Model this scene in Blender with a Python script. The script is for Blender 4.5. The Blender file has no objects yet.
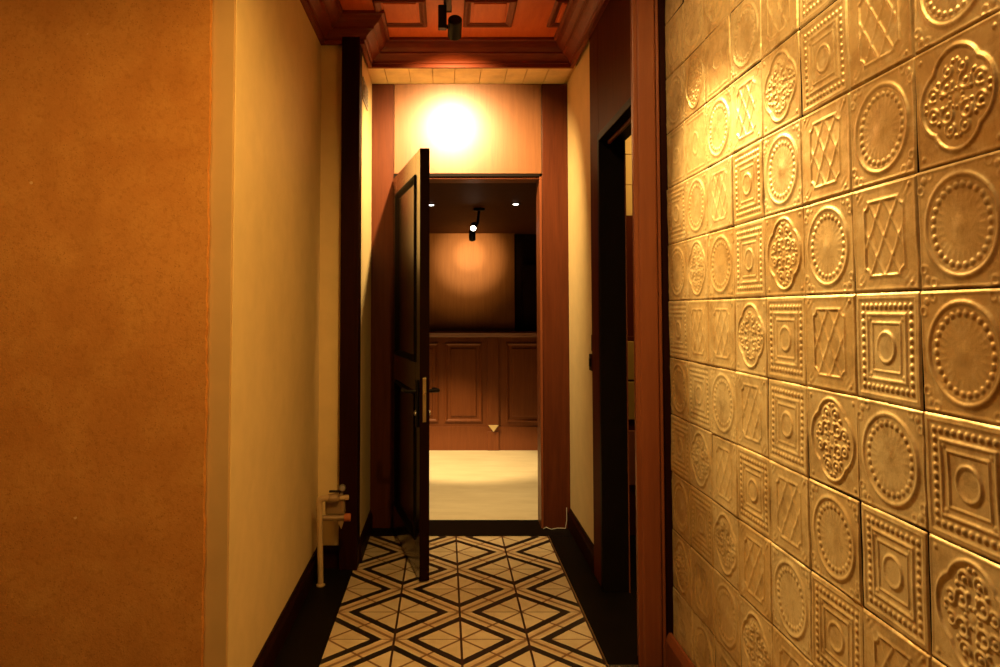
import bpy, bmesh, math, random
import numpy as np
from mathutils import Vector, Matrix
random.seed(4)
scene = bpy.context.scene
COL = scene.collection
PI = math.pi

# ------------------------------------------------------------------ materials
def new_mat(name):
    m = bpy.data.materials.new(name); m.use_nodes = True
    nt = m.node_tree; b = nt.nodes['Principled BSDF']
    return m, nt, b

def N(nt, kind, **kw):
    n = nt.nodes.new(kind)
    for k, v in kw.items(): setattr(n, k, v)
    return n

def math_node(nt, op, a, b=None, c=None):
    n = nt.nodes.new('ShaderNodeMath'); n.operation = op
    for i, x in enumerate((a, b, c)):
        if x is None: continue
        if isinstance(x, (int, float)): n.inputs[i].default_value = x
        else: nt.links.new(x, n.inputs[i])
    return n.outputs[0]

def mix_col(nt, fac, a, b):
    n = nt.nodes.new('ShaderNodeMix'); n.data_type = 'RGBA'
    if isinstance(fac, (int, float)): n.inputs[0].default_value = fac
    else: nt.links.new(fac, n.inputs[0])
    for i, x in ((6, a), (7, b)):
        if isinstance(x, tuple): n.inputs[i].default_value = (*x, 1)
        else: nt.links.new(x, n.inputs[i])
    return n.outputs[2]

def coords(nt, scale=(1, 1, 1)):
    t = nt.nodes.new('ShaderNodeNewGeometry')
    mp = nt.nodes.new('ShaderNodeMapping'); mp.inputs['Scale'].default_value = scale
    nt.links.new(t.outputs['Position'], mp.inputs['Vector'])
    return mp.outputs[0]

def noise(nt, vec, scale, detail=4, rough=.55, dist=0):
    n = nt.nodes.new('ShaderNodeTexNoise')
    n.inputs['Scale'].default_value = scale; n.inputs['Detail'].default_value = detail
    n.inputs['Roughness'].default_value = rough; n.inputs['Distortion'].default_value = dist
    nt.links.new(vec, n.inputs['Vector'])
    return n.outputs['Fac']

def ramp(nt, fac, lo, hi):
    n = nt.nodes.new('ShaderNodeMapRange'); n.inputs[1].default_value = lo; n.inputs[2].default_value = hi
    n.clamp = True
    nt.links.new(fac, n.inputs[0]); return n.outputs[0]

def bump(nt, b, h, strength, dist=.002):
    n = nt.nodes.new('ShaderNodeBump'); n.inputs['Strength'].default_value = strength
    n.inputs['Distance'].default_value = dist
    nt.links.new(h, n.inputs['Height']); nt.links.new(n.outputs[0], b.inputs['Normal'])

def plain(name, col, rough=.5, metal=0, spec=.5, coat=0, var=.12, bscale=60, bst=.1):
    m, nt, b = new_mat(name)
    v = coords(nt)
    f = noise(nt, v, 9, 5)
    dk = tuple(c*(1-var) for c in col); lt = tuple(min(1, c*(1+var)) for c in col)
    nt.links.new(mix_col(nt, ramp(nt, f, .3, .7), dk, lt), b.inputs['Base Color'])
    b.inputs['Roughness'].default_value = rough; b.inputs['Metallic'].default_value = metal
    b.inputs['Specular IOR Level'].default_value = spec; b.inputs['Coat Weight'].default_value = coat
    if bst: bump(nt, b, noise(nt, v, bscale, 4), bst)
    return m

def wood(name, dark, light, scale=(22, 22, 1.2), rough=.38, spec=.5, coat=0, bst=.08):
    m, nt, b = new_mat(name)
    v = coords(nt, scale)
    g = noise(nt, v, 2.2, 6, .6, .6)
    g2 = noise(nt, coords(nt, tuple(s*4 for s in scale)), 2.0, 3, .5)
    f = math_node(nt, 'ADD', math_node(nt, 'MULTIPLY', g, .75), math_node(nt, 'MULTIPLY', g2, .25))
    nt.links.new(mix_col(nt, ramp(nt, f, .32, .68), dark, light), b.inputs['Base Color'])
    b.inputs['Roughness'].default_value = rough; b.inputs['Specular IOR Level'].default_value = spec
    b.inputs['Coat Weight'].default_value = coat; b.inputs['Coat Roughness'].default_value = .2
    bump(nt, b, f, bst, .001)
    return m

M = {}
M['cream'] = plain('cream_paint', (.72, .54, .27), .6, spec=.3, var=.05, bscale=220, bst=.06)
M['jamb_tan'] = plain('tan_paint', (.54, .33, .13), .65, spec=.2, var=.05, bscale=200, bst=.06)
M['mahogany'] = wood('mahogany_veneer', (.056, .0118, .0036), (.092, .0215, .0065), rough=.38, spec=.18)
M['mahogany_wide'] = wood('mahogany_veneer_cross', (.13, .033, .011), (.20, .057, .018), (1.2, 22, 22), rough=.38)
M['wainscot'] = wood('wainscot_wood', (.16, .043, .012), (.22, .066, .018), rough=.4, spec=.3)
M['casing'] = wood('casing_wood', (.14, .036, .012), (.19, .052, .017), rough=.42, spec=.25)
M['dark_wood'] = wood('dark_wood', (.065, .013, .0035), (.095, .021, .006), rough=.55, spec=.03)
M['post_wood'] = wood('post_wood', (.012, .0026, .0012), (.022, .0045, .002), rough=.5, spec=.05)
M['black_door'] = wood('black_stained_door', (.007, .003, .002), (.013, .005, .003), rough=.22, spec=.5, coat=.7)
M['ceiling_wood'] = wood('ceiling_wood', (.66, .10, .011), (.78, .155, .020), (14, 2.2, 14), rough=.42)
M['crown_wood'] = wood('crown_wood', (.15, .024, .007), (.24, .043, .012), (2.0, 16, 16), rough=.4, spec=.2)
M['black'] = plain('black_stone', (.006, .004, .003), .5, spec=.06, var=.2, bst=.03)
M['black_metal'] = plain('black_metal', (.008, .006, .005), .45, spec=.2, var=.1, bst=0)
M['black_gloss'] = plain('black_paint', (.008, .005, .004), .5, spec=.03, var=.1, bst=0)
M['brass'] = plain('aged_brass', (.60, .46, .25), .38, metal=1, var=.1, bst=0)
M['steel'] = plain('steel', (.6, .58, .55), .3, metal=1, var=.05, bst=0)
M['pvc'] = plain('cream_pipe', (.46, .31, .15), .5, var=.08, bst=0)
M['pipe_brown'] = plain('old_bronze', (.28, .18, .09), .5, metal=.3, var=.2, bst=.05)
M['red_cap'] = plain('orange_red_plastic', (.36, .10, .03), .5, var=.1, bst=0)
M['white_cable'] = plain('white_cable', (.45, .42, .36), .5, var=.03, bst=0)
M['vent_grey'] = plain('grey_plate', (.33, .30, .24), .5, var=.15, bst=0)
M['room_floor'] = None
M['yellow'] = plain('yellow_panel', (.52, .34, .10), .6, var=.1)
M['red_panel'] = plain('red_brown_panel', (.32, .10, .05), .6, var=.2)
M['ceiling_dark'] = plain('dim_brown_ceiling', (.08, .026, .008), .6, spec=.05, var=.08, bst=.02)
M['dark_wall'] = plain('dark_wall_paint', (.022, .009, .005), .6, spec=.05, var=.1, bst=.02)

def mat_plaster():
    m, nt, b = new_mat('brown_plaster')
    v = coords(nt)
    big = noise(nt, v, 1.6, 5, .6)
    mid = noise(nt, v, 9, 6, .65)
    fine = noise(nt, v, 160, 3, .6)
    c = mix_col(nt, ramp(nt, big, .3, .7), (.46, .18, .036), (.58, .25, .058))
    c = mix_col(nt, math_node(nt, 'MULTIPLY', ramp(nt, mid, .45, .72), .5), c, (.64, .31, .075))
    grain = noise(nt, v, 75, 6, .75)
    c = mix_col(nt, math_node(nt, 'MULTIPLY', ramp(nt, grain, .50, .68), .5), c, (.30, .105, .016))
    patch = noise(nt, coords(nt, (1, 1, .6)), 4.2, 6, .7)
    c = mix_col(nt, math_node(nt, 'MULTIPLY', ramp(nt, patch, .5, .68), .35), c, (.36, .13, .022))
    vo = nt.nodes.new('ShaderNodeTexVoronoi'); vo.inputs['Scale'].default_value = 95
    nt.links.new(v, vo.inputs['Vector'])
    pit = math_node(nt, 'LESS_THAN', vo.outputs['Distance'], .17)
    gate = math_node(nt, 'GREATER_THAN', noise(nt, v, 5, 4), .49)
    c = mix_col(nt, math_node(nt, 'MULTIPLY', math_node(nt, 'MULTIPLY', pit, gate), .45), c, (.20, .075, .015))
    vo2 = nt.nodes.new('ShaderNodeTexVoronoi'); vo2.inputs['Scale'].default_value = 7
    nt.links.new(v, vo2.inputs['Vector'])
    ch = math_node(nt, 'LESS_THAN', math_node(nt, 'ADD', vo2.outputs['Distance'], math_node(nt, 'MULTIPLY', fine, .06)), .068)
    g2 = math_node(nt, 'GREATER_THAN', noise(nt, v, 3.1, 2), .57)
    c = mix_col(nt, math_node(nt, 'MULTIPLY', math_node(nt, 'MULTIPLY', ch, g2), .6), c, (.75, .5, .22))
    nt.links.new(c, b.inputs['Base Color'])
    b.inputs['Roughness'].default_value = .85; b.inputs['Specular IOR Level'].default_value = .15
    h = math_node(nt, 'ADD', math_node(nt, 'MULTIPLY', fine, .5), mid)
    bump(nt, b, h, .4, .004)
    return m
M['plaster'] = mat_plaster()

def mat_floor():
    m, nt, b = new_mat('patterned_floor_tile')
    g = nt.nodes.new('ShaderNodeNewGeometry')
    s = nt.nodes.new('ShaderNodeSeparateXYZ'); nt.links.new(g.outputs['Position'], s.inputs[0])
    T = .254
    u = math_node(nt, 'DIVIDE', math_node(nt, 'SUBTRACT', s.outputs[0], .061), T)
    v = math_node(nt, 'DIVIDE', math_node(nt, 'SUBTRACT', s.outputs[1], 2.872), T)
    a = math_node(nt, 'PINGPONG', math_node(nt, 'ADD', u, v), 1.0)
    c = math_node(nt, 'PINGPONG', math_node(nt, 'SUBTRACT', u, v), 1.0)
    d = math_node(nt, 'MAXIMUM', a, c); mn = math_node(nt, 'MINIMUM', a, c)
    wob = math_node(nt, 'MULTIPLY', math_node(nt, 'SUBTRACT', noise(nt, coords(nt), 30, 3), .5), .025)
    d2 = math_node(nt, 'ADD', d, wob)
    blk = math_node(nt, 'MULTIPLY', math_node(nt, 'GREATER_THAN', d2, .650), math_node(nt, 'LESS_THAN', d2, .822))
    mid = math_node(nt, 'GREATER_THAN', d2, .962)
    tan = math_node(nt, 'MULTIPLY', math_node(nt, 'GREATER_THAN', d2, .885), math_node(nt, 'LESS_THAN', d2, .972))
    diag = math_node(nt, 'LESS_THAN', mn, .028)
    gu = math_node(nt, 'LESS_THAN', math_node(nt, 'PINGPONG', u, .5), .017)
    gv = math_node(nt, 'LESS_THAN', math_node(nt, 'PINGPONG', v, .5), .011)
    # tint per triangle-ish area
    wn = nt.nodes.new('ShaderNodeTexWhiteNoise'); wn.noise_dimensions = '2D'
    cb = nt.nodes.new('ShaderNodeCombineXYZ')
    nt.links.new(math_node(nt, 'FLOOR', u), cb.inputs[0]); nt.links.new(math_node(nt, 'FLOOR', v), cb.inputs[1])
    nt.links.new(cb.outputs[0], wn.inputs['Vector'])
    col = mix_col(nt, wn.outputs['Value'], (.54, .43, .26), (.66, .54, .35))
    col = mix_col(nt, math_node(nt, 'MULTIPLY', ramp(nt, noise(nt, coords(nt), 14, 5), .45, .75), .45), col, (.40, .26, .11))
    col = mix_col(nt, math_node(nt, 'MULTIPLY', tan, .3), col, (.46, .25, .10))
    col = mix_col(nt, math_node(nt, 'MULTIPLY', mid, .85), col, (.16, .07, .025))
    col = mix_col(nt, math_node(nt, 'MULTIPLY', diag, .95), col, (.17, .08, .03))
    col = mix_col(nt, math_node(nt, 'MULTIPLY', gv, .85), col, (.12, .05, .025))
    col = mix_col(nt, blk, col, (.012, .007, .006))
    col = mix_col(nt, gu, col, (.035, .012, .010))
    nt.links.new(col, b.inputs['Base Color'])
    r = noise(nt, coords(nt), 7, 4)
    nt.links.new(math_node(nt, 'ADD', math_node(nt, 'MULTIPLY', r, .25), .28), b.inputs['Roughness'])
    b.inputs['Specular IOR Level'].default_value = .5
    return m
M['floor'] = mat_floor()

def mat_roomfloor():
    m, nt, b = new_mat('pale_screed')
    v = coords(nt, (1, 3, 1))
    c = mix_col(nt, ramp(nt, noise(nt, v, 3, 6, .6), .3, .7), (.58, .47, .30), (.68, .57, .38))
    nt.links.new(c, b.inputs['Base Color']); b.inputs['Roughness'].default_value = .7
    b.inputs['Specular IOR Level'].default_value = .25
    return m
M['room_floor'] = mat_roomfloor()

def mat_tile():
    m, nt, b = new_mat('gilded_pressed_tile')
    g = nt.nodes.new('ShaderNodeNewGeometry')
    s = nt.nodes.new('ShaderNodeSeparateXYZ'); nt.links.new(g.outputs['Position'], s.inputs[0])
    iy = math_node(nt, 'FLOOR', math_node(nt, 'DIVIDE', math_node(nt, 'SUBTRACT', s.outputs[1], .044), .2))
    iz = math_node(nt, 'FLOOR', math_node(nt, 'DIVIDE', math_node(nt, 'SUBTRACT', s.outputs[2], .082), .2))
    cb = nt.nodes.new('ShaderNodeCombineXYZ'); nt.links.new(iy, cb.inputs[0]); nt.links.new(iz, cb.inputs[1])
    wn = nt.nodes.new('ShaderNodeTexWhiteNoise'); wn.noise_dimensions = '2D'
    nt.links.new(cb.outputs[0], wn.inputs['Vector'])
    v = coords(nt)
    c = mix_col(nt, wn.outputs['Value'], (.64, .43, .17), (.74, .57, .28))
    tarn = ramp(nt, noise(nt, v, 11, 7, .68, .4), .48, .72)
    c = mix_col(nt, math_node(nt, 'MULTIPLY', tarn, .75), c, (.28, .145, .04))
    pat = ramp(nt, noise(nt, v, 38, 8, .75, .8), .50, .66)
    c = mix_col(nt, math_node(nt, 'MULTIPLY', pat, .45), c, (.36, .20, .055))
    big = ramp(nt, noise(nt, v, 3.2, 4, .6), .42, .68)
    c = mix_col(nt, math_node(nt, 'MULTIPLY', big, .4), c, (.56, .33, .10))
    lt = ramp(nt, noise(nt, v, 27, 7, .72), .52, .70)
    c = mix_col(nt, math_node(nt, 'MULTIPLY', lt, .55), c, (.84, .69, .38))
    nt.links.new(c, b.inputs['Base Color'])
    b.inputs['Metallic'].default_value = .62
    rr = noise(nt, v, 30, 4)
    nt.links.new(math_node(nt, 'ADD', math_node(nt, 'MULTIPLY', rr, .3), .28), b.inputs['Roughness'])
    bump(nt, b, noise(nt, v, 48, 6, .65), .3, .003)
    return m
M['tile'] = mat_tile()

def emit(name, col, s):
    m, nt, b = new_mat(name)
    f = ramp(nt, noise(nt, coords(nt), 5), 0, 1)
    nt.links.new(mix_col(nt, f, col, tuple(c*.95 for c in col)), b.inputs['Emission Color'])
    b.inputs['Emission Strength'].default_value = s; b.inputs['Base Color'].default_value = (*col, 1)
    return m
M['lamp'] = emit('lamp_lens', (1, .88, .66), 14)
M['lamp_white'] = emit('downlight_lens', (1, .93, .84), 9)

# ------------------------------------------------------------------ geometry helpers
class MB:
    def __init__(self): self.bm = bmesh.new()
    def box(self, x0, x1, y0, y1, z0, z1, bev=0, seg=2, mi=0):
        mat = Matrix.Translation(((x0+x1)/2, (y0+y1)/2, (z0+z1)/2)) @ Matrix.Diagonal((abs(x1-x0), abs(y1-y0), abs(z1-z0), 1))
        r = bmesh.ops.create_cube(self.bm, size=1, matrix=mat)
        vs = r['verts']; fs = set(f for v in vs for f in v.link_faces)
        for f in fs: f.material_index = mi
        if bev:
            es = list(set(e for v in vs for e in v.link_edges))
            rr = bmesh.ops.bevel(self.bm, geom=es, offset=bev, segments=seg, affect='EDGES', profile=.5)
            for f in rr['faces']: f.material_index = mi
        return self
    def tube(self, pts, r, seg=14, cap=True):
        pts = [Vector(p) for p in pts]
        rings = []
        prev = None
        for i, p in enumerate(pts):
            t = (pts[min(i+1, len(pts)-1)] - pts[max(i-1, 0)]).normalized()
            up = prev if prev is not None else (Vector((0, 0, 1)) if abs(t.z) < .9 else Vector((1, 0, 0)))
            a = (up - t*up.dot(t)).normalized(); prev = a; b2 = t.cross(a)
            rad = r[i] if isinstance(r, (list, tuple)) else r
            rings.append([self.bm.verts.new(p + a*math.cos(2*PI*k/seg)*rad + b2*math.sin(2*PI*k/seg)*rad) for k in range(seg)])
        for A, B in zip(rings, rings[1:]):
            for k in range(seg):
                f = self.bm.faces.new((A[k], A[(k+1) % seg], B[(k+1) % seg], B[k])); f.smooth = True
        if cap:
            self.bm.faces.new(rings[0][::-1]); self.bm.faces.new(rings[-1])
        return self
    def lathe(self, prof, origin, axis, seg=28):
        """prof: (distance along axis, radius)"""
        o = Vector(origin); t = Vector(axis).normalized()
        up = Vector((0, 0, 1)) if abs(t.z) < .9 else Vector((1, 0, 0))
        a = (up - t*up.dot(t)).normalized(); b2 = t.cross(a)
        rings = []
        for h, r in prof:
            rings.append([self.bm.verts.new(o + t*h + a*math.cos(2*PI*k/seg)*max(r, 1e-5) + b2*math.sin(2*PI*k/seg)*max(r, 1e-5)) for k in range(seg)])
        for A, B in zip(rings, rings[1:]):
            for k in range(seg):
                self.bm.faces.new((A[k], A[(k+1) % seg], B[(k+1) % seg], B[k]))
        self.bm.faces.new(rings[0][::-1]); self.bm.faces.new(rings[-1])
        return self
    def prism(self, poly, d0, d1, fn):
        """poly in 2D, extruded from d0 to d1; fn(p, q, d) -> xyz"""
        A = [self.bm.verts.new(fn(p, q, d0)) for p, q in poly]
        B = [self.bm.verts.new(fn(p, q, d1)) for p, q in poly]
        n = len(poly)
        self.bm.faces.new(A[::-1]); self.bm.faces.new(B)
        for k in range(n): self.bm.faces.new((A[k], A[(k+1) % n], B[(k+1) % n], B[k]))
        return self
    def sweep(self, path, prof, z0):
        """closed profile (p, d) carried along a plan path; p goes to the right of travel, d downwards"""
        P = [Vector(p) for p in path]
        rings = []
        for i, p in enumerate(P):
            ns = []
            if i > 0: d = (P[i]-P[i-1]).normalized(); ns.append(Vector((d.y, -d.x)))
            if i < len(P)-1: d = (P[i+1]-P[i]).normalized(); ns.append(Vector((d.y, -d.x)))
            m = ns[0] if len(ns) == 1 else (ns[0]+ns[1])/(1+ns[0].dot(ns[1]))
            rings.append([self.bm.verts.new((p.x+m.x*q, p.y+m.y*q, z0-d)) for q, d in prof])
        n = len(prof)
        for A, B in zip(rings, rings[1:]):
            for k in range(n): self.bm.faces.new((A[k], A[(k+1) % n], B[(k+1) % n], B[k]))
        self.bm.faces.new(rings[0][::-1]); self.bm.faces.new(rings[-1])
        return self
    def frame(self, w, h, prof, fn):
        """picture-frame moulding: prof (inset, height) swept round a w x h rectangle; fn(a, b, c) -> xyz, centred"""
        rings = []
        for sx, sy in ((-1, -1), (1, -1), (1, 1), (-1, 1)):
            rings.append([self.bm.verts.new(fn(sx*(w/2-i), sy*(h/2-i), c)) for i, c in prof])
        n = len(prof)
        for k in range(4):
            A, B = rings[k], rings[(k+1) % 4]
            for j in range(n-1): self.bm.faces.new((A[j], B[j], B[j+1], A[j+1]))
        return self
    def build(self, name, mats, parent=None, smooth=False):
        bmesh.ops.recalc_face_normals(self.bm, faces=self.bm.faces)
        me = bpy.data.meshes.new(name); self.bm.to_mesh(me); self.bm.free()
        for m in (mats if isinstance(mats, (list, tuple)) else [mats]): me.materials.append(m)
        o = bpy.data.objects.new(name, me); COL.objects.link(o)
        if smooth:
            for p in me.polygons: p.use_smooth = True
            try: me.set_sharp_from_angle(angle=math.radians(38))
            except Exception: pass
        if parent is not None:
            o.parent = parent
            o.matrix_parent_inverse = Matrix.Identity(4)
            if parent.type == 'EMPTY' or True:
                bpy.context.view_layer.update()
                o.matrix_world = Matrix.Identity(4) if not getattr(self, 'local', False) else o.matrix_world
        return o

def tag(o, label, cat, kind=None, group=None):
    o['label'] = label; o['category'] = cat
    if kind: o['kind'] = kind
    if group: o['group'] = group
    return o

def thing(name, label, cat, loc, group=None, kind=None):
    o = bpy.data.objects.new(name, None); COL.objects.link(o); o.location = loc
    o.empty_display_size = .1
    return tag(o, label, cat, kind, group)

def part(mb, name, mats, parent, label=None, local=False, smooth=False):
    """mesh given in world space (or in the parent's space when local) becomes a child"""
    o = mb.build(name, mats, None, smooth)
    bpy.context.view_layer.update()
    o.parent = parent
    if not local: o.matrix_parent_inverse = parent.matrix_world.inverted()
    if label: o['label'] = label
    return o

def struct(mb, name, mats, label, cat, smooth=False):
    return tag(mb.build(name, mats, None, smooth), label, cat, 'structure')

# ------------------------------------------------------------------ dimensions
CEIL = 2.70; SOFF = 2.58
XL, XLF, XR = -.62, -.43, .72
TX = .80                                  # face of the pressed tiles
# ------------------------------------------------------------------ floors
o = struct(MB().box(XLF-.012, .574, -1.9, 4.155, -.04, 0), 'floor', M['floor'],
           'hall floor of cream tiles with black and brown diamond pattern', 'floor')
struct(MB().box(XL, XLF-.012, 2.17, 3.66, -.04, 0, .002), 'trim_1', M['black'],
       'black floor border strip along the left cream wall', 'floor border')
struct(MB().box(.574, .82, 2.667, 4.155, -.04, 0, .002).box(.574,   .80, -1.9, 2.655, -.04, 0, .002), 'trim_2', M['black'],
       'black floor border strip along the right wall beside the patterned tiles', 'floor border')
struct(MB().box(.574, .693, 2.655, 2.667, -.035, .002, .001), 'trim_3', M['steel'],
       'thin pale metal strip across the right black floor border', 'floor strip')
struct(MB().box(XLF, XR, 4.155, 4.47, -.18, .002, .004), 'trim_4', M['black'],
       'black threshold between the hall tiles and the lit room', 'threshold')
# thin metal edge between tiles and border
struct(MB().box(.571, .5755, -1.9, 4.155, -.02, .0015), 'trim_5', M['brass'],
       'fine brass edging line along the right side of the tiles', 'edging')
struct(MB().box(-2.6, XLF-.012, -1.9, 2.17, -.04, 0), 'floor_near', M['black'],
       'black floor of the wider area in front of the brown plaster wall', 'floor')
# ------------------------------------------------------------------ left side
def plaster_wall():
    bm = bmesh.new(); n = 150
    rnd = random.Random(3); xs = []
    j = 0
    for i in range(n+1):
        j = j*.55 + rnd.uniform(-1, 1)*.0018
        xs.append(-.690 + j)
    front = [bm.verts.new((xs[i], 2.140, CEIL*i/n)) for i in range(n+1)]
    back = [bm.verts.new((xs[i]+.003*rnd.random(), 2.162, CEIL*i/n)) for i in range(n+1)]
    lf = [bm.verts.new((-2.6, 2.140, CEIL*i/n)) for i in range(n+1)]
    for i in range(n):
        bm.faces.new((front[i], front[i+1], back[i+1], back[i]))
        bm.faces.new((lf[i], lf[i+1], front[i+1], front[i]))
    mb = MB(); mb.bm.free(); mb.bm = bm
    mb.box(-2.6, -.70, 2.162, 2.30, 0, CEIL)
    return mb
struct(plaster_wall(), 'wall_left_front', M['plaster'], 'rough brown plaster wall facing the viewer at left', 'wall')
struct(MB().box(-.72, XL-.002, 2.155, 2.20, 0, CEIL, .003), 'trim_6', M['jamb_tan'],
       'smooth tan strip between the brown plaster edge and the cream wall', 'wall edge')
struct(MB().box(-.74, XL, 2.165, 3.68, 0, CEIL, .003), 'wall_left', M['cream'],
       'smooth cream wall along the left side of the hall', 'wall')
struct(MB().box(-.74, -.505, 3.66, 3.74, 0, CEIL).box(-.56, XLF, 3.67, 4.32, 0, CEIL), 'wall_left_end', M['cream'],
       'brightly lit cream wall beside the far doorway behind the dark post', 'wall')
struct(MB().box(-.512, -.422, 3.615, 3.72, 0, 2.62, .004), 'trim_7', M['post_wood'],
       'dark wooden post at the end of the left cream wall', 'post')
bb = [(0, 0), (.016, 0), (.016, .075), (.012, .085), (.007, .092), (.007, .105), (0, .105)]
def baseboard(path, prof, name, mat, label):
    # profile given as (out, up)
    m = MB().sweep(path, [(q, -u) for q, u in prof], 0)
    return struct(m, name, mat, label, 'baseboard')
baseboard([(XL, 2.17), (XL, 3.66), (-.512, 3.66)], bb, 'baseboard_left', M['post_wood'], 'dark brown baseboard along the foot of the left cream wall')
baseboard([(XLF, 3.72), (XLF, 4.298)], bb, 'baseboard_left_end', M['post_wood'], 'dark baseboard behind the open black door at left')
# ------------------------------------------------------------------ far wall with the doorway
DX0, DX1, DH = -.300, .552, 2.03
far = MB()
far.box(XLF, DX0, 4.300, 4.46, 0, SOFF, .002).box(DX1+.016, XR, 4.300, 4.46, 0, SOFF, .002)

struct(far, 'wall_far', M['mahogany'], 'reddish brown veneer wall round the doorway at the hall end', 'wall')
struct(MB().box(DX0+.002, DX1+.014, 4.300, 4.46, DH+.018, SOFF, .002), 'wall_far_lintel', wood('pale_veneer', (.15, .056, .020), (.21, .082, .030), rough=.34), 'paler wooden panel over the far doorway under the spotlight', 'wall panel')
struct(MB().box(DX0, DX1+.003, 4.294, 4.45, DH, DH+.016, .001).box(DX0-.001, DX0+.012, 4.294, 4.45, 0, DH, .001)
       , 'trim_8', M['black_gloss'], 'thin black frame over the far doorway', 'door frame')
struct(MB().box(DX1, DX1+.014, 4.297, 4.455, 0, DH, .002).box(DX0+.012, DX1, 4.31, 4.455, DH-.012, DH, .002), 'trim_9', M['casing'],
       'reddish wooden jamb lining on the right of the far doorway', 'door jamb')
# bulkhead + soffit
struct(MB().box(XLF-.1, XR+.1, 4.0, 4.46, SOFF+.012, CEIL+.2), 'wall_bulkhead', M['cream'], 'boxed bulkhead above the end of the hall', 'bulkhead')
sf = MB(); xs = [-.43, -.335, -.20, -.07, .055, .20, .345, .455, .575, .70]
for a, b in zip(xs, xs[1:]):
    sf.box(a+.0015, b-.0015, 4.0, 4.30, SOFF, SOFF+.012, .0015)
struct(sf, 'ceiling_soffit', plain('soffit_board', (.82, .68, .36), .55, var=.16, bst=.08), 'cream boards with dark joints under the far bulkhead', 'soffit')
# ------------------------------------------------------------------ door leaf at the hall end
TH = math.radians(-77.4)
door = bpy.data.objects.new('door_1', None); COL.objects.link(door)
door.location = (-.302, 4.283, 0); door.rotation_euler = (0, 0, TH)
tag(door, 'tall black panelled door standing open into the hall', 'door', 'structure')
W, DT, H = .85, .044, 2.012
def leaf():
    m = MB(); z0 = .008
    sw = .115
    rails = [(z0, .16), (.86, 1.0), (H-.105, H)]
    m.box(0, sw, 0, DT, z0, H, .002).box(W-sw, W, 0, DT, z0, H, .002)
    for a, b in rails: m.box(sw, W-sw, 0, DT, a, b, .002)
    return m
frame_o = part(leaf(), 'door_frame', M['black_door'], door, local=True)
for a, b in ((.16, .86), (1.0, H-.105)):
    p = part(MB().box(.118, W-.118, .012, DT-.012, a+.003, b-.003), 'door_panel', M['black_door'], door, local=True)
    for side in (0, 1):
        mm = MB()
        cx, cz = W/2, (a+b)/2
        y0 = 0 if side == 0 else DT; sgn = -1 if side == 0 else 1
        prof = [(0, -.001), (0, .006), (.006, .009), (.014, .006), (.022, -.004), (.030, -.012)]
        mm.frame(W-.23, b-a, prof, lambda x, z, c: (cx+x, y0+sgn*c, cz+z))
        part(mm, 'panel_moulding', M['black_gloss'], p, local=True)
M['edge_dulling'] = plain('matte_door_edge', (.012, .003, .002), .6, spec=.04, bst=0)
part(MB().box(W-.001, W+.0015, -.0008, DT+.0008, .008, H), 'edge_dulling_strip', M['edge_dulling'], door, local=True)  # added matte strip, keeps the free edge dark while the face stays glossy
pl = part(MB().box(W-.001, W+.0025, .013, .030, .73, .935, .001), 'latch_plate', M['brass'], door, 'dull brass latch plate on the door edge', local=True)
part(MB().lathe([(0, .006), (.010, .006), (.012, .004)], (W, .0215, .86), (1, 0, 0), 12), 'latch_bolt', M['brass'], pl, local=True)
for side in (-1, 1):
    y = 0 if side < 0 else DT
    h = MB().box(W-.075, W-.035, y+side*.001, y+side*.009, .70, .92, .003)
    ho = part(h, 'handle_plate', M['black_metal'], door, 'black handle plate', local=True)
    lv = MB().tube([(W-.055, y, .868), (W-.055, y+side*.045, .868), (W-.062, y+side*.056, .868), (W-.09, y+side*.058, .868), (W-.165, y+side*.054, .865)], .0085, 12)
    part(lv, 'lever_handle', M['black_metal'], ho, local=True, smooth=True)
    part(MB().lathe([(0, .012), (.006, .012), (.009, .009)], (W-.055, y+side*.008, .765), (0, side, 0), 18), 'key_cylinder', M['steel'], ho, 'steel key cylinder', local=True, smooth=True)
for z in (.25, 1.75):
    part(MB().tube([(.0, .050, z-.045), (.0, .050, z+.045)], .007, 10), 'hinge', M['black_metal'], door, local=True)
# ------------------------------------------------------------------ right side
struct(MB().box(XR, .84, 3.555, 4.32, 0, CEIL), 'wall_right_end', M['cream'], 'lit cream wall at right beside the far doorway', 'wall')
baseboard([(XR, 4.298), (XR, 3.566)], [(q, u*1.1) for q, u in bb], 'baseboard_right', M['post_wood'], 'dark baseboard along the foot of the lit cream wall at right')
OY0, OY1, OH = 2.735, 3.34, 2.02
rw = MB()
rw.box(.705, .82, OY1+.03, 3.562, 0, CEIL, .002).box(.73, .82, 3.55, 3.605, 0, CEIL)
rw.box(.705, .82, 2.70, OY1+.0285, OH+.03, CEIL, .002)
struct(rw, 'wall_right_panelling', M['dark_wood'], 'dark brown panelling above and around the right doorway', 'wall')
fr = MB()
fr.box(.699, .822, OY1, OY1+.034, 0, OH+.034, .003).box(.699, .822, 2.72, OY1, OH, OH+.034, .003).box(.705, .822, 2.70, OY0, 0, OH, .003)
struct(fr, 'trim_10', M['black_gloss'], 'black frame lining the right doorway', 'door frame')
struct(MB().box(.74, .752, 2.74, OY1-.002, OH-.016, OH, .002).box(.816, .821, OY1-.006, OY1, 0, OH-.06, .001), 'trim_11', M['casing'],
       'thin brown door stop inside the right doorway', 'door stop')
cs = MB()
cs.box(.694, .762, 2.640, 2.735, 0, CEIL, .008, 4).box(.764, .776, 2.646, 2.735, 0, CEIL, .004, 3).box(.679, .70, 2.646, 2.66, 0, CEIL, .003)
struct(cs, 'trim_12', M['casing'], 'tall reddish brown casing board between the right doorway and the gold tiles', 'door casing')
struct(MB().box(.770, .83, 2.662, 2.74, 0, CEIL, .002), 'trim_13', M['post_wood'], 'narrow dark reveal between the brown casing and the gold tiles', 'reveal')
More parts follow.
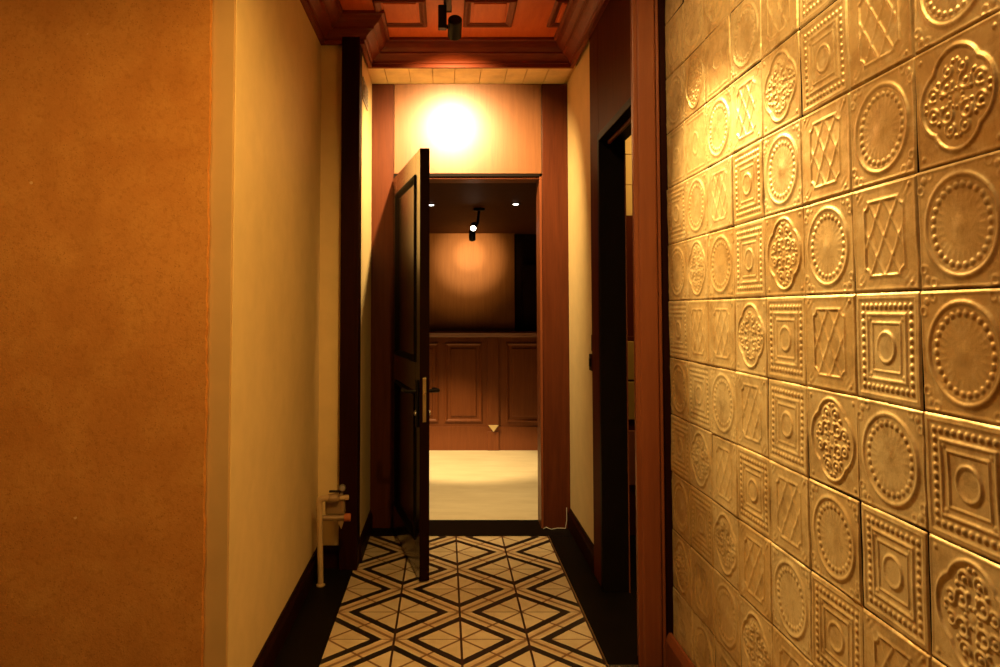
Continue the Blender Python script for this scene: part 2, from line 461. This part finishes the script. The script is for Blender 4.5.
baseboard([(TX-.004, 2.652), (TX-.004, -1.9)], [(0, 0), (.022, 0), (.022, .095), (.016, .108), (.010, .118), (0, .118)], 'baseboard_right_tiled', M['casing'],
          'reddish brown baseboard under the gold tiled wall')
# ------------------------------------------------------------------ pressed tiles
def relief(kind, n, seed):
    t = np.linspace(-1, 1, n)
    U, V = np.meshgrid(t, t)
    rs = np.random.RandomState(seed)
    rot = rs.randint(4)
    au, av = np.abs(U), np.abs(V); m = np.maximum(au, av); r = np.hypot(U, V); ang = np.arctan2(V, U)
    h = np.zeros_like(U)
    g = lambda d, w: np.exp(-(d/w)**2)
    def bead(cx, cy, rad, hh):
        nonlocal h
        d2 = ((U-cx)**2+(V-cy)**2)/rad**2
        h = np.maximum(h, np.where(d2 < 1, hh*np.sqrt(np.maximum(0, 1-d2)), 0))
    def arc(cx, cy, rad, a0, a1, w, hh):
        nonlocal h
        a = np.arctan2(V-cy, U-cx); rr = np.hypot(U-cx, V-cy)
        mid, half = (a0+a1)/2, (a1-a0)/2
        da = np.abs((a-mid+PI) % (2*PI)-PI)
        ex = np.maximum(0, da-half)*rad
        d = np.hypot(rr-rad, ex)
        h = np.maximum(h, hh*g(d, w))
    # rim of the tile and a slight dish
    if kind == 'A':
        h += .0012*np.where(r < .76, -(1-(r/.76)**2), 0)
        h = h + .0036*g(r-.80, .05) + .0010*g(r-.71, .022)
        k = 26
        for i in range(k):
            a = 2*PI*i/k
            bead(.635*math.cos(a), .635*math.sin(a), .060, .0028)
        pet = np.clip(np.cos(ang*k), 0, 1)*np.clip((r-.36)/.12, 0, 1)*np.clip((.58-r)/.05, 0, 1)
        h = h + .0005*pet
        h = h + .0020*g(r, .16)
        for sx in (-1, 1):
            for sy in (-1, 1):
                bead(.82*sx, .82*sy, .07, .0022)
                arc(.89*sx, .66*sy, .07, 0, 2*PI, .025, .0014); arc(.66*sx, .89*sy, .07, 0, 2*PI, .025, .0014)
    elif kind == 'B':
        h += .0022*g(m-.90, .03) + .0030*g(m-.60, .035) + .0024*g(m-.44, .028)
        h += -.0014*(m < .42)
        for i in range(11):
            q = -.75 + 1.5*i/10
            for sx, sy in ((q, .75), (q, -.75), (.75, q), (-.75, q)): bead(sx, sy, .058, .0034)
        h = h + .0034*g(r-.27, .035) + .0008*(r < .24)
        for sx in (-1, 1):
            for sy in (-1, 1): bead(.52*sx, .52*sy, .05, .0022)
    elif kind == 'C':
        # notched rectangle outline
        fx, fy = .60, .70
        cut = np.hypot(au-fx, av-fy)-.14
        rect = np.maximum(au-fx, av-fy)
        sd = np.maximum(rect, -cut)
        h = h + .0034*g(sd, .028) + .0010*(sd > .03)*(m < .9)
        inside = np.clip(-sd/.05, 0, 1)
        p = (U*.85+V*.55)/.40; q = (U*.85-V*.55)/.40
        lp = np.abs((p+.5) % 1-.5); lq = np.abs((q+.5) % 1-.5)
        h = h + inside*.0020*np.maximum(g(lp, .09), g(lq, .09)) + inside*.0014*g(np.hypot(lp, lq), .18)
        for sx in (-1, 1):
            for sy in (-1, 1):
                bead(.80*sx, .86*sy, .05, .003)
                w = (au-.78)*sx
        cor = g(np.hypot(au-.74, av-.83), .13)
        h = h + .0016*cor*(.5+.5*np.sin((U+V)*34))
        h = h + .0018*g(m-.93, .025)
    elif kind == 'D':
        s1 = np.hypot(au-.30, V*.92)-.52; s2 = np.hypot(U*.92, av-.34)-.50
        sd = np.minimum(s1, s2)
        h = h + .0040*g(sd, .040) + .0012*g(sd+.10, .02)
        h = h - .0012*(sd < -.05)
        for sx in (-1, 1):
            for sy in (-1, 1):
                sa = (0 if sx > 0 else PI)
                arc(.23*sx, .22*sy, .13, 0, 1.6*PI, .030, .0034)
                arc(.47*sx, .17*sy, .10, PI*.2, 1.7*PI, .028, .0032)
                arc(.17*sx, .54*sy, .11, -.4*PI, 1.1*PI, .028, .0034)
                bead(.47*sx, .17*sy, .055, .004); bead(.17*sx, .54*sy, .055, .0042)
                bead(.33*sx, .42*sy, .05, .004); bead(.10*sx, .33*sy, .048, .004); bead(.23*sx, .22*sy, .05, .0036)
                bead(.60*sx, .05*sy, .045, .0034); bead(.06*sx, .72*sy, .045, .0034)
                bead(.82*sx, .84*sy, .05, .0022)
        for i in range(10):
            a = 2*PI*i/10; bead(.15*math.cos(a), .15*math.sin(a), .042, .0032)
        h = h + .0024*g(r, .09)
    elif kind == 'E':     # nearly plain tile, small oval in a thin frame
        h = h + .0018*g(m-.82, .03) + .0020*g(np.hypot(U*1.4, V)-.34, .04) + .0012*g(m-.93, .025)
    h = h*.85
    # hammered unevenness and rolled edge
    lf = rs.rand(5, 5); ii = (t+1)/2*3.999; i0 = ii.astype(int); f = ii-i0
    Lx = lf[:, i0]*(1-f)+lf[:, i0+1]*f; L = Lx[i0, :]*(1-f)[:, None]+Lx[i0+1, :]*f[:, None]
    h = h + .0022*(L-.5)
    h = h + .0012*g(m-.955, .02)
    h = np.where(m > .975, -.0016*np.clip((m-.975)/.025, 0, 1), h)
    if kind in 'BDE' and rot % 2: h = h.T
    return h

# rows are listed upward from the one whose lower joint is at eye level; columns run from the viewer to the far casing
KINDS = {0: {3: 'C', 2: 'A', 1: 'D', 0: 'A', -1: 'A', -2: 'B', -3: 'D', -4: 'A'},
         1: {4: 'B', 3: 'A', 2: 'C', 1: 'A', 0: 'C', -1: 'B', -2: 'A', -3: 'B', -4: 'C', -5: 'D'},
         2: {4: 'A', 3: 'B', 2: 'B', 1: 'C', 0: 'A', -1: 'C', -2: 'D', -3: 'A', -4: 'B', -5: 'C'},
         3: {4: 'D', 3: 'C', 2: 'D', 1: 'A', 0: 'D', -1: 'B', -2: 'B', -3: 'C', -4: 'A', -5: 'C', -6: 'A'},
         4: {4: 'B', 3: 'A', 2: 'C', 1: 'B', 0: 'B', -1: 'D', -2: 'C', -3: 'B', -4: 'C', -5: 'D', -6: 'A'},
         5: {4: 'D', 3: 'E', 2: 'A', 1: 'C', 0: 'A', -1: 'C', -2: 'A', -3: 'C', -4: 'D', -5: 'A', -6: 'C'},
         6: {4: 'A', 3: 'D', 2: 'E', 1: 'A', 0: 'D', -1: 'C', -2: 'B', -3: 'D', -4: 'B', -5: 'C', -6: 'A'},
         7: {4: 'C', 3: 'A', 2: 'E', 1: 'B', 0: 'A', -1: 'B', -2: 'A', -3: 'B', -4: 'A', -5: 'D', -6: 'E'}}
def tile_wall():
    rs = np.random.RandomState(11)
    VV, FF = [], []; base = 0
    Y0, Z0, S = 1.044, 1.282, .2
    for c in range(-5, 8):
        for k in range(-6, 7):
            kd = KINDS.get(c, {}).get(k) or 'ABCD'[rs.randint(4)]
            n = 20
            if 0 <= c <= 7: n = 100 if c <= 2 else (76 if c <= 4 else 60)
            if k > 4 or k < -6: n = min(n, 30)
            h = relief(kd, n, rs.randint(1 << 30))
            t = np.linspace(0, 1, n)
            gap = .0007
            U, V = np.meshgrid(gap+t*(S-2*gap), gap+t*(S-2*gap))
            tx, ty = rs.uniform(-.0016, .0016, 2)     # each tile sits a hair out of true
            off = rs.uniform(-.0008, .0008) + tx*(2*U/S-1) + ty*(2*V/S-1)
            X = TX - h - off
            P = np.stack([X, Y0+c*S+U, Z0+k*S+V], -1).reshape(-1, 3)
            i = np.arange(n*n).reshape(n, n)
            F = np.stack([i[:-1, :-1], i[1:, :-1], i[1:, 1:], i[:-1, 1:]], -1).reshape(-1, 4) + base
            keep = None
            VV.append(P); FF.append(F); base += n*n
    Vt = np.concatenate(VV).astype(np.float32); Fa = np.concatenate(FF).astype(np.int32)
    Vt[:, 2] = np.minimum(Vt[:, 2], CEIL-.001)
    me = bpy.data.meshes.new('wall_right')
    me.vertices.add(len(Vt)); me.vertices.foreach_set('co', Vt.ravel())
    me.loops.add(Fa.size); me.loops.foreach_set('vertex_index', Fa.ravel())
    me.polygons.add(len(Fa)); me.polygons.foreach_set('loop_start', np.arange(0, Fa.size, 4, dtype=np.int32))
    me.polygons.foreach_set('use_smooth', np.ones(len(Fa), bool))
    me.update(calc_edges=True); me.validate()
    me.materials.append(M['tile'])
    o = bpy.data.objects.new('wall_right', me); COL.objects.link(o)
    return tag(o, 'right hall wall clad in embossed gold pressed tiles', 'tiled wall', 'structure')
tile_wall()
struct(MB().box(TX+.005, .90, -1.9, 2.664, 0, CEIL), 'wall_right_backing', M['post_wood'], 'dark wall body behind the gold tiles', 'wall')
# ------------------------------------------------------------------ ceiling
struct(MB().box(-2.6, .90, -1.9, 4.02, CEIL, CEIL+.08), 'ceiling', M['ceiling_wood'], 'orange red timber ceiling of the hall', 'ceiling')
cof = []
pw, pl_ = .225, .30
kk = 0
for iy in range(5):
    for ix, cx in enumerate((-.635, -.215, .215, .63)):
        y1 = 3.70 - iy*.40; cy = y1-pl_/2
        if cx < -.5: continue
        mm = MB()
        w = pw if cx < .5 else .20
        prof = [(-.012, 0), (-.012, .008), (-.004, .014), (.006, .012), (.014, .006), (.022, .004), (.024, -.006), (.028, -.006)]
        mm.frame(w, pl_, prof, lambda a, b, c: (cx+a, cy+b, CEIL-c))
        mm.box(cx-w/2+.034, cx+w/2-.034, cy-pl_/2+.034, cy+pl_/2-.034, CEIL-.006, CEIL+.01, .003, mi=1)
        mm2 = mm.build('trim_%d' % (20+kk), [M['crown_wood'], M['ceiling_wood']])
        kk += 1
        cof.append(mm2)
bpy.context.view_layer.update()
ceil = bpy.data.objects['ceiling']
for o_ in cof:
    o_.name = 'coffer_panel'; o_.data.name = 'coffer_panel'
    o_.parent = ceil; o_['label'] = 'raised ceiling panel with darker moulding'
crown = [(0, 0), (.125, 0), (.125, .014), (.112, .018), (.106, .030), (.095, .044), (.078, .056), (.070, .060), (.070, .068), (.058, .072), (.046, .080), (.034, .090), (.028, .098), (.028, .106), (.020, .110), (.020, .128), (0, .128)]
struct(MB().sweep([(XL, 2.17), (XL, 3.645), (-.42, 3.645), (-.42, 4.0), (XR-.016, 4.0), (XR-.016, 2.65)], crown, CEIL), 'trim_14', M['crown_wood'],
       'stepped red brown crown moulding round the hall ceiling', 'crown moulding')
# ------------------------------------------------------------------ enclosure behind the viewer
struct(MB().box(-2.7, .9, -2.0, -1.9, 0, CEIL), 'wall_back', M['cream'], 'cream wall behind the viewer', 'wall')
struct(MB().box(-2.7, -2.6, -1.9, 2.3, 0, CEIL), 'wall_left_back', M['plaster'], 'brown plaster wall off to the left of the viewer', 'wall')
# ------------------------------------------------------------------ lit room beyond the doorway
RZ, RY, RC = -.17, 7.60, 2.04
struct(MB().box(-2.4, 2.6, 4.46, 7.75, RZ-.05, RZ), 'floor_room', M['room_floor'], 'pale smooth floor of the lit room beyond the doorway', 'floor')
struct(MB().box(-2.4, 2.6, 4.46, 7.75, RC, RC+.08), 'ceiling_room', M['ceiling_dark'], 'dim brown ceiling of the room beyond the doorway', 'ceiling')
struct(MB().box(-2.4, .715, RY, RY+.1, .9, RC, .002), 'wall_room_back', wood('ply_panel', (.20, .070, .018), (.26, .098, .027), rough=.5, spec=.15), 'brown wooden wall lit by a spotlight beyond the doorway', 'wall')
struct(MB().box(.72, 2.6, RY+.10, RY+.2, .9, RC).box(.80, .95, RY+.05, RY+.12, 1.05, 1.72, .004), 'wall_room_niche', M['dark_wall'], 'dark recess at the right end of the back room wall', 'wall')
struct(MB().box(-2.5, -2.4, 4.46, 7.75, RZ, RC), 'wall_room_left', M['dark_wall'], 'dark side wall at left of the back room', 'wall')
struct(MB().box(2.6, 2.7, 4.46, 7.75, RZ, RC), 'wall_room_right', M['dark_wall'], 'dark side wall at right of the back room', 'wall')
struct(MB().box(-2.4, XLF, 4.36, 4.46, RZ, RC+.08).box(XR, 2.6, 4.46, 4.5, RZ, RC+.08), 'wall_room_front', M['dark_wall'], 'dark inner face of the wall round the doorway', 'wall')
# wainscot
w = MB()
w.box(-2.4, 2.6, RY-.02, RY+.12, RZ, .975, .002)
WY = RY-.02
ws = struct(w, 'trim_15', M['wainscot'], 'reddish brown panelled wainscot on the back wall of the far room', 'wainscot')
pans = [(-1.40, -1.03), (-.93, -.53), (-.45, -.07), (0.0, .375), (.625, 1.06), (1.16, 1.56)]
for a, b in pans:
    mm = MB(); cx, cz = (a+b)/2, (.915+.115)/2
    prof = [(0, 0), (0, .010), (.008, .014), (.018, .010), (.026, .002), (.030, .001)]
    mm.frame(b-a, .80, prof, lambda x, z, c: (cx+x, WY-c, cz+z))
    mm.box(a+.055, b-.055, WY-.010, WY+.01, .115+.055, .915-.055, .009, 2)
    q = part(mm, 'wainscot_panel', M['wainscot'], ws)
part(MB().box(-2.4, 2.6, WY-.016, WY+.01, RZ, .068, .003), 'wainscot_base', M['wainscot'], ws)
part(MB().box(.43, .545, WY-.022, WY+.01, .07, .975, .003), 'pilaster', M['wainscot'], ws)
part(MB().box(.43, .545, WY-.030, WY+.01, RZ, .02, .003), 'plinth_block', M['wainscot'], ws)
part(MB().prism([(.440, .085), (.540, .085), (.490, .020)], WY-.045, WY-.012, lambda p, q, d: (p, d, q)), 'plinth_highlight', M['cream'], ws, 'small pale triangle standing for light caught on the plinth')  # cream triangle paints in the light caught by the plinth top
struct(MB().sweep([(-2.4, WY), (2.6, WY)], [(0, 0), (.045, 0), (.058, .008), (.062, .020), (.055, .034), (.032, .044), (.020, .062), (0, .062)], 1.035), 'trim_16', M['mahogany_wide'],
       'glossy wooden rail capping the wainscot in the far room', 'rail')
# downlights
for i, (x, y, lab) in enumerate(((-.105, 5.50, 'small round downlight at left in the far room ceiling'), (.525, 5.46, 'small round downlight at right in the far room ceiling'))):
    t = thing('downlight', lab, 'downlight', (x, y, RC-.002), 'recessed downlights in the far room')
    part(MB().lathe([(0, .026), (.003, .040), (.006, .042)], (x, y, RC-.007), (0, 0, 1), 28), 'trim_ring', M['black_metal'], t, smooth=True)
    part(MB().lathe([(0, .018), (.004, .024)], (x, y, RC-.010), (0, 0, 1), 24), 'lens', M['lamp_white'], t, 'glowing lens')
# double spotlight hanging from the far room ceiling
sx, sy = .265, 5.73
t = thing('double_spotlight', 'black twin spotlight hanging from the far room ceiling', 'spotlight', (sx, sy, RC))
part(MB().lathe([(0, .045), (.018, .045), (.022, .03)], (sx, sy, RC), (0, 0, -1), 24), 'ceiling_base', M['black_metal'], t, smooth=True)
part(MB().tube([(sx, sy, RC-.02), (sx-.008, sy, RC-.08), (sx-.012, sy, RC-.115), (sx-.035, sy, RC-.145)], .011, 10), 'stem', M['black_metal'], t, smooth=True)
def head(c, axis, parent, r=.026, L=.085):
    a = Vector(axis).normalized(); c = Vector(c)
    b = part(MB().lathe([(-L*.5, r*.55), (-L*.46, r*.9), (-L*.40, r), (L*.46, r), (L*.5, r*.96), (L*.5, r*.86), (L*.42, r*.80)], c, a, 26), 'lamp_head', M['black_metal'], parent, smooth=True)
    part(MB().lathe([(0, r*.80), (.003, r*.80)], c + a*(L*.43), a, 24), 'lens', M['lamp'], b, 'glowing lens')
    return c + a*(L*.5+.012), a
pA, aA = head((.222, 5.715, 1.897), (-.12, -1, -.52), t)
pB, aB = head((.212, 5.735, 1.832), (.02, .55, -.62), t)
part(MB().tube([(.235, 5.73, 1.91), (.222, 5.735, 1.865), (.214, 5.735, 1.845)], .010, 10), 'yoke', M['black_metal'], t, smooth=True)
# ------------------------------------------------------------------ hall track and spotlight
tr = thing('lighting_track', 'black lighting track along the hall ceiling', 'track', (.012, 3.0, CEIL))
part(MB().box(-.006, .030, .6, 3.46, CEIL-.030, CEIL+.0, .002), 'rail', M['black_metal'], tr)
part(MB().box(-.008, .032, 3.455, 3.475, CEIL-.032, CEIL+.0, .003), 'end_cap', M['black_gloss'], tr)
sp = thing('track_spotlight', 'black cylinder spotlight on the hall ceiling track aimed at the far wall', 'spotlight', (-.012, 3.40, CEIL-.03))
ad = part(MB().box(-.032, .008, 3.385, 3.425, 2.562, 2.672, .004), 'adapter', M['black_metal'], sp)
part(MB().tube([(-.005, 3.405, 2.575), (.030, 3.408, 2.572)], .009, 12), 'swivel', M['black_metal'], sp, smooth=True)
LP = Vector((.046, 3.41, 2.572)); LA = Vector((-.01, .90, -.44)).normalized()
r, L = .0325, .100
hd = part(MB().lathe([(-L*.5, .020), (-L*.5, .028), (-L*.46, r), (L*.5, r), (L*.5, r*.88), (L*.36, r*.80)], LP, LA, 32), 'lamp_head', M['black_metal'], sp, smooth=True)
part(MB().lathe([(0, r*.79), (.003, r*.79)], LP+LA*(L*.37), LA, 24), 'lens', M['lamp'], hd, 'glowing lens')
# ------------------------------------------------------------------ water pipe by the post
wp = thing('water_pipe', 'pale upright water pipe with valve beside the dark post', 'pipe', (-.565, 3.36, 0))
R = .013
el = [(-.567 + .022*(1-math.cos(a)), 3.36, .392 + .022*math.sin(a)) for a in [PI/2*i/6 for i in range(7)]]
part(MB().tube([(-.558, 3.36, .004), (-.565, 3.36, .37)], R, 16), 'riser', M['pvc'], wp, smooth=True)
part(MB().lathe([(0, .020), (.006, .020), (.010, .014)], (-.558, 3.36, 0), (0, 0, 1), 20), 'floor_flange', M['pvc'], wp, smooth=True)
part(MB().tube([(-.567, 3.36, .355)] + el + [(-.52, 3.362, .416)], .0155, 16), 'elbow', M['pvc'], wp, smooth=True)
part(MB().tube([(-.525, 3.362, .414), (-.44, 3.40, .408)], R, 14), 'upper_pipe', M['pvc'], wp, smooth=True)
vb = part(MB().lathe([(-.030, .013), (-.022, .020), (-.010, .022), (.010, .022), (.022, .020), (.030, .013)], (-.505, 3.37, .412), (1, .3, 0), 20), 'valve_body', M['pipe_brown'], wp, smooth=True)
part(MB().lathe([(0, .007), (.022, .007), (.024, .012), (.032, .012)], (-.468, 3.385, .425), (0, 0, 1), 14), 'valve_stem', M['steel'], vb, smooth=True)
part(MB().lathe([(-.006, .012), (0, .017), (.006, .012)], (-.463, 3.37, .462), (.2, -1, .2), 18), 'valve_knob', M['steel'], vb, 'small chrome knob', smooth=True)
part(MB().box(-.525, -.445, 3.372, 3.388, .437, .447, .003), 'lever', M['black_metal'], vb, 'dark valve lever')
part(MB().box(-.545, -.455, 3.39, 3.44, .325, .405, .008), 'pump_box', M['pipe_brown'], wp, 'brown metal housing', smooth=False)
part(MB().tube([(-.563, 3.37, .318), (-.50, 3.375, .316), (-.435, 3.385, .318)], .013, 14), 'lower_pipe', M['pipe_brown'], wp, smooth=True)
part(MB().lathe([(0, .016), (.004, .019), (.026, .019), (.030, .015)], (-.455, 3.378, .318), (1, .1, 0), 18), 'end_cap', M['red_cap'], wp, 'orange red end cap', smooth=True)
part(MB().prism([(-.49, .305), (-.455, .305), (-.468, .262)], 3.378, 3.398, lambda p, q, d: (p, d, q)), 'drain_spout', M['pipe_brown'], wp)
part(MB().box(-.53, -.50, 3.43, 3.599, .345, .385, .003), 'wall_bracket', M['pipe_brown'], wp)
wp.location.y += .06; wp.location.x -= .007; wp.scale.z = .945
# ------------------------------------------------------------------ small fittings
sw = thing('light_switch', 'small dark switch plate on the right cream wall by the dark panelling', 'switch', (XR, 3.62, 1.0))
part(MB().box(XR-.012, XR, 3.58, 3.655, .955, 1.035, .003), 'plate', M['post_wood'], sw)
part(MB().box(XR-.017, XR-.011, 3.60, 3.635, .975, 1.015, .002), 'rocker', M['black_gloss'], sw)
s2 = tag(MB().box(XR-.008, XR, 3.572, 3.617, 1.05, 1.13, .003).build('thermostat', M['post_wood']), 'small brown plate just above the dark switch on the cream wall', 'wall plate')
v = thing('wall_vent', 'small grey plate high on the lit cream wall behind the dark post', 'vent', (XLF, 3.90, 2.4))
part(MB().box(XLF, XLF+.006, 3.80, 4.03, 2.345, 2.465, .002), 'plate', M['vent_grey'], v)
for i in range(5):
    part(MB().box(XLF+.005, XLF+.010, 3.82, 4.01, 2.362+i*.019, 2.372+i*.019, .001), 'slat', M['vent_grey'], v)
tag(MB().tube([(.560, 4.28, .003), (.575, 4.262, .018), (.592, 4.255, .012), (.604, 4.262, .005), (.64, 4.285, .006), (.688, 4.288, .004), (.696, 4.288, .05), (.696, 4.29, .12)], .0022, 8).build('cable', M['white_cable'], None, True),
    'thin white cable in the corner right of the far doorway', 'cable')
# ------------------------------------------------------------------ side room behind the right doorway
struct(MB().box(.82, 2.4, 2.70, 4.36, -.05, .0), 'floor_side', M['black'], 'dark floor inside the right doorway', 'floor')
struct(MB().box(.82, 2.4, 2.68, 4.36, 2.45, 2.5), 'ceiling_side', M['dark_wall'], 'dark ceiling inside the right doorway', 'ceiling')
sb = MB()
for a, b in ((1.80, 1.98), (1.983, 2.16), (2.163, 2.34), (2.343, 2.45)): sb.box(.84, 2.4, 4.30, 4.36, a, b, .003)
struct(sb, 'wall_side_back', M['cream'], 'strip of pale boards seen through the gap of the right doorway', 'wall')
struct(MB().box(.84, 2.4, 4.29, 4.36, 0, 1.80), 'wall_side_lower', M['dark_wood'], 'dark wood lower wall seen through the right doorway', 'wall')
struct(MB().box(2.4, 2.5, 2.68, 4.36, 0, 2.5).box(.9, 2.4, 2.58, 2.68, 0, 2.5), 'wall_side_right', M['dark_wall'], 'dark far wall of the side room', 'wall')
cb = thing('cupboard', 'yellowish and red cupboard front glimpsed low through the right doorway gap', 'cupboard', (1.12, 4.2, 0))
part(MB().box(1.00, 1.50, 4.16, 4.288, 0, 1.10, .004), 'body', M['dark_wood'], cb)
part(MB().box(1.01, 1.49, 4.148, 4.162, .86, 1.075, .004).box(1.01, 1.49, 4.148, 4.162, .64, .85, .004), 'upper_door', M['yellow'], cb, 'yellowish upper door')
part(MB().box(1.01, 1.49, 4.148, 4.162, .28, .58, .004), 'lower_door', M['red_panel'], cb, 'red brown lower door')

# ------------------------------------------------------------------ lights
WARM = (1.0, .60, .24)
def spot(name, loc, target, power, size, blend, radius=.03, col=WARM):
    l = bpy.data.lights.new(name, 'SPOT'); l.energy = power; l.spot_size = math.radians(size); l.spot_blend = blend
    l.shadow_soft_size = radius; l.color = col
    o = bpy.data.objects.new(name, l); COL.objects.link(o); o.location = loc
    o.rotation_euler = (Vector(target)-Vector(loc)).to_track_quat('-Z', 'Y').to_euler()
    return o
HW = (1, .58, .15)
HV = (1, .68, .28)
LO = LP+LA*(L*.5+.012)
spot('lamp_hall_beam', LO, (.0, 4.3, 2.10), 112, 66, 1, .02, (1, .74, .38))
spot('lamp_hall_spill', LO, LO+Vector((-.01, .80, -.68)), 270, 104, .8, .02, HV)
spot('lamp_tiles', (.10, 1.60, 2.55), (.8, 1.85, 1.95), 104, 120, 1, .04, HV)
spot('lamp_tiles_track', (.012, 2.95, 2.53), (.8, 1.94, 1.22), 470, 42, 1, .03, HV)
spot('lamp_plaster', (-1.35, .35, 2.0), (-1.4, 2.14, .8), 46, 120, .8, .05, (1, .61, .19))
spot('lamp_left_wall', (.35, 1.3, 2.5), (-.62, 2.5, .9), 112, 90, .9, .05, HW)
spot('lamp_floor', (.012, 2.2, 2.6), (.35, 2.5, 0), 30, 70, .9, .03, HV)
# far room
spot('lamp_far_wall', pB, (.255, RY, 1.81), 260, 13, 1.0, .02, HV)
spot('lamp_far_wall_mid', pB, (.25, RY, 1.78), 260, 27, 1.0, .02, HV)
spot('lamp_far_wall_spill', pB, (.18, RY, 1.74), 95, 40, 1.0, .02, HW)
spot('lamp_far_floor', (-.45, 6.72, RC-.02), (.16, 6.98, RZ), 330, 48, .6, .03, (1, .70, .30))
spot('lamp_far_left', (-.105, 5.50, RC-.02), (-.105, 5.9, RZ), 45, 80, 1, .03, (1, .68, .28))
spot('lamp_far_right', (.525, 5.46, RC-.02), (.525, 5.9, RZ), 45, 80, 1, .03, (1, .68, .28))
spot('lamp_side', (1.5, 3.6, 2.4), (1.2, 4.3, 1.6), 30, 140, .8, .05, HW)

w = bpy.data.worlds.new('world'); scene.world = w; w.use_nodes = True
w.node_tree.nodes['Background'].inputs[0].default_value = (.9, .5, .2, 1)
w.node_tree.nodes['Background'].inputs[1].default_value = .01

# ------------------------------------------------------------------ camera
cam = bpy.data.cameras.new('camera'); co = bpy.data.objects.new('camera', cam); COL.objects.link(co)
f = 740.0
pitch = 2.6
cam.sensor_width = 36; cam.lens = f/1000*36; cam.clip_start = .02
co.location = (0, 0, 1.25); co.rotation_euler = (math.radians(90+pitch), 0, 0)
cam.shift_x = .055
cam.shift_y = -(333.5-(310-f*math.tan(math.radians(pitch))))/1000
scene.camera = co
scene.view_settings.view_transform = 'Standard'; scene.view_settings.look = 'None'
scene.view_settings.exposure = 0; scene.view_settings.gamma = 1
scene.view_settings.use_curve_mapping = False
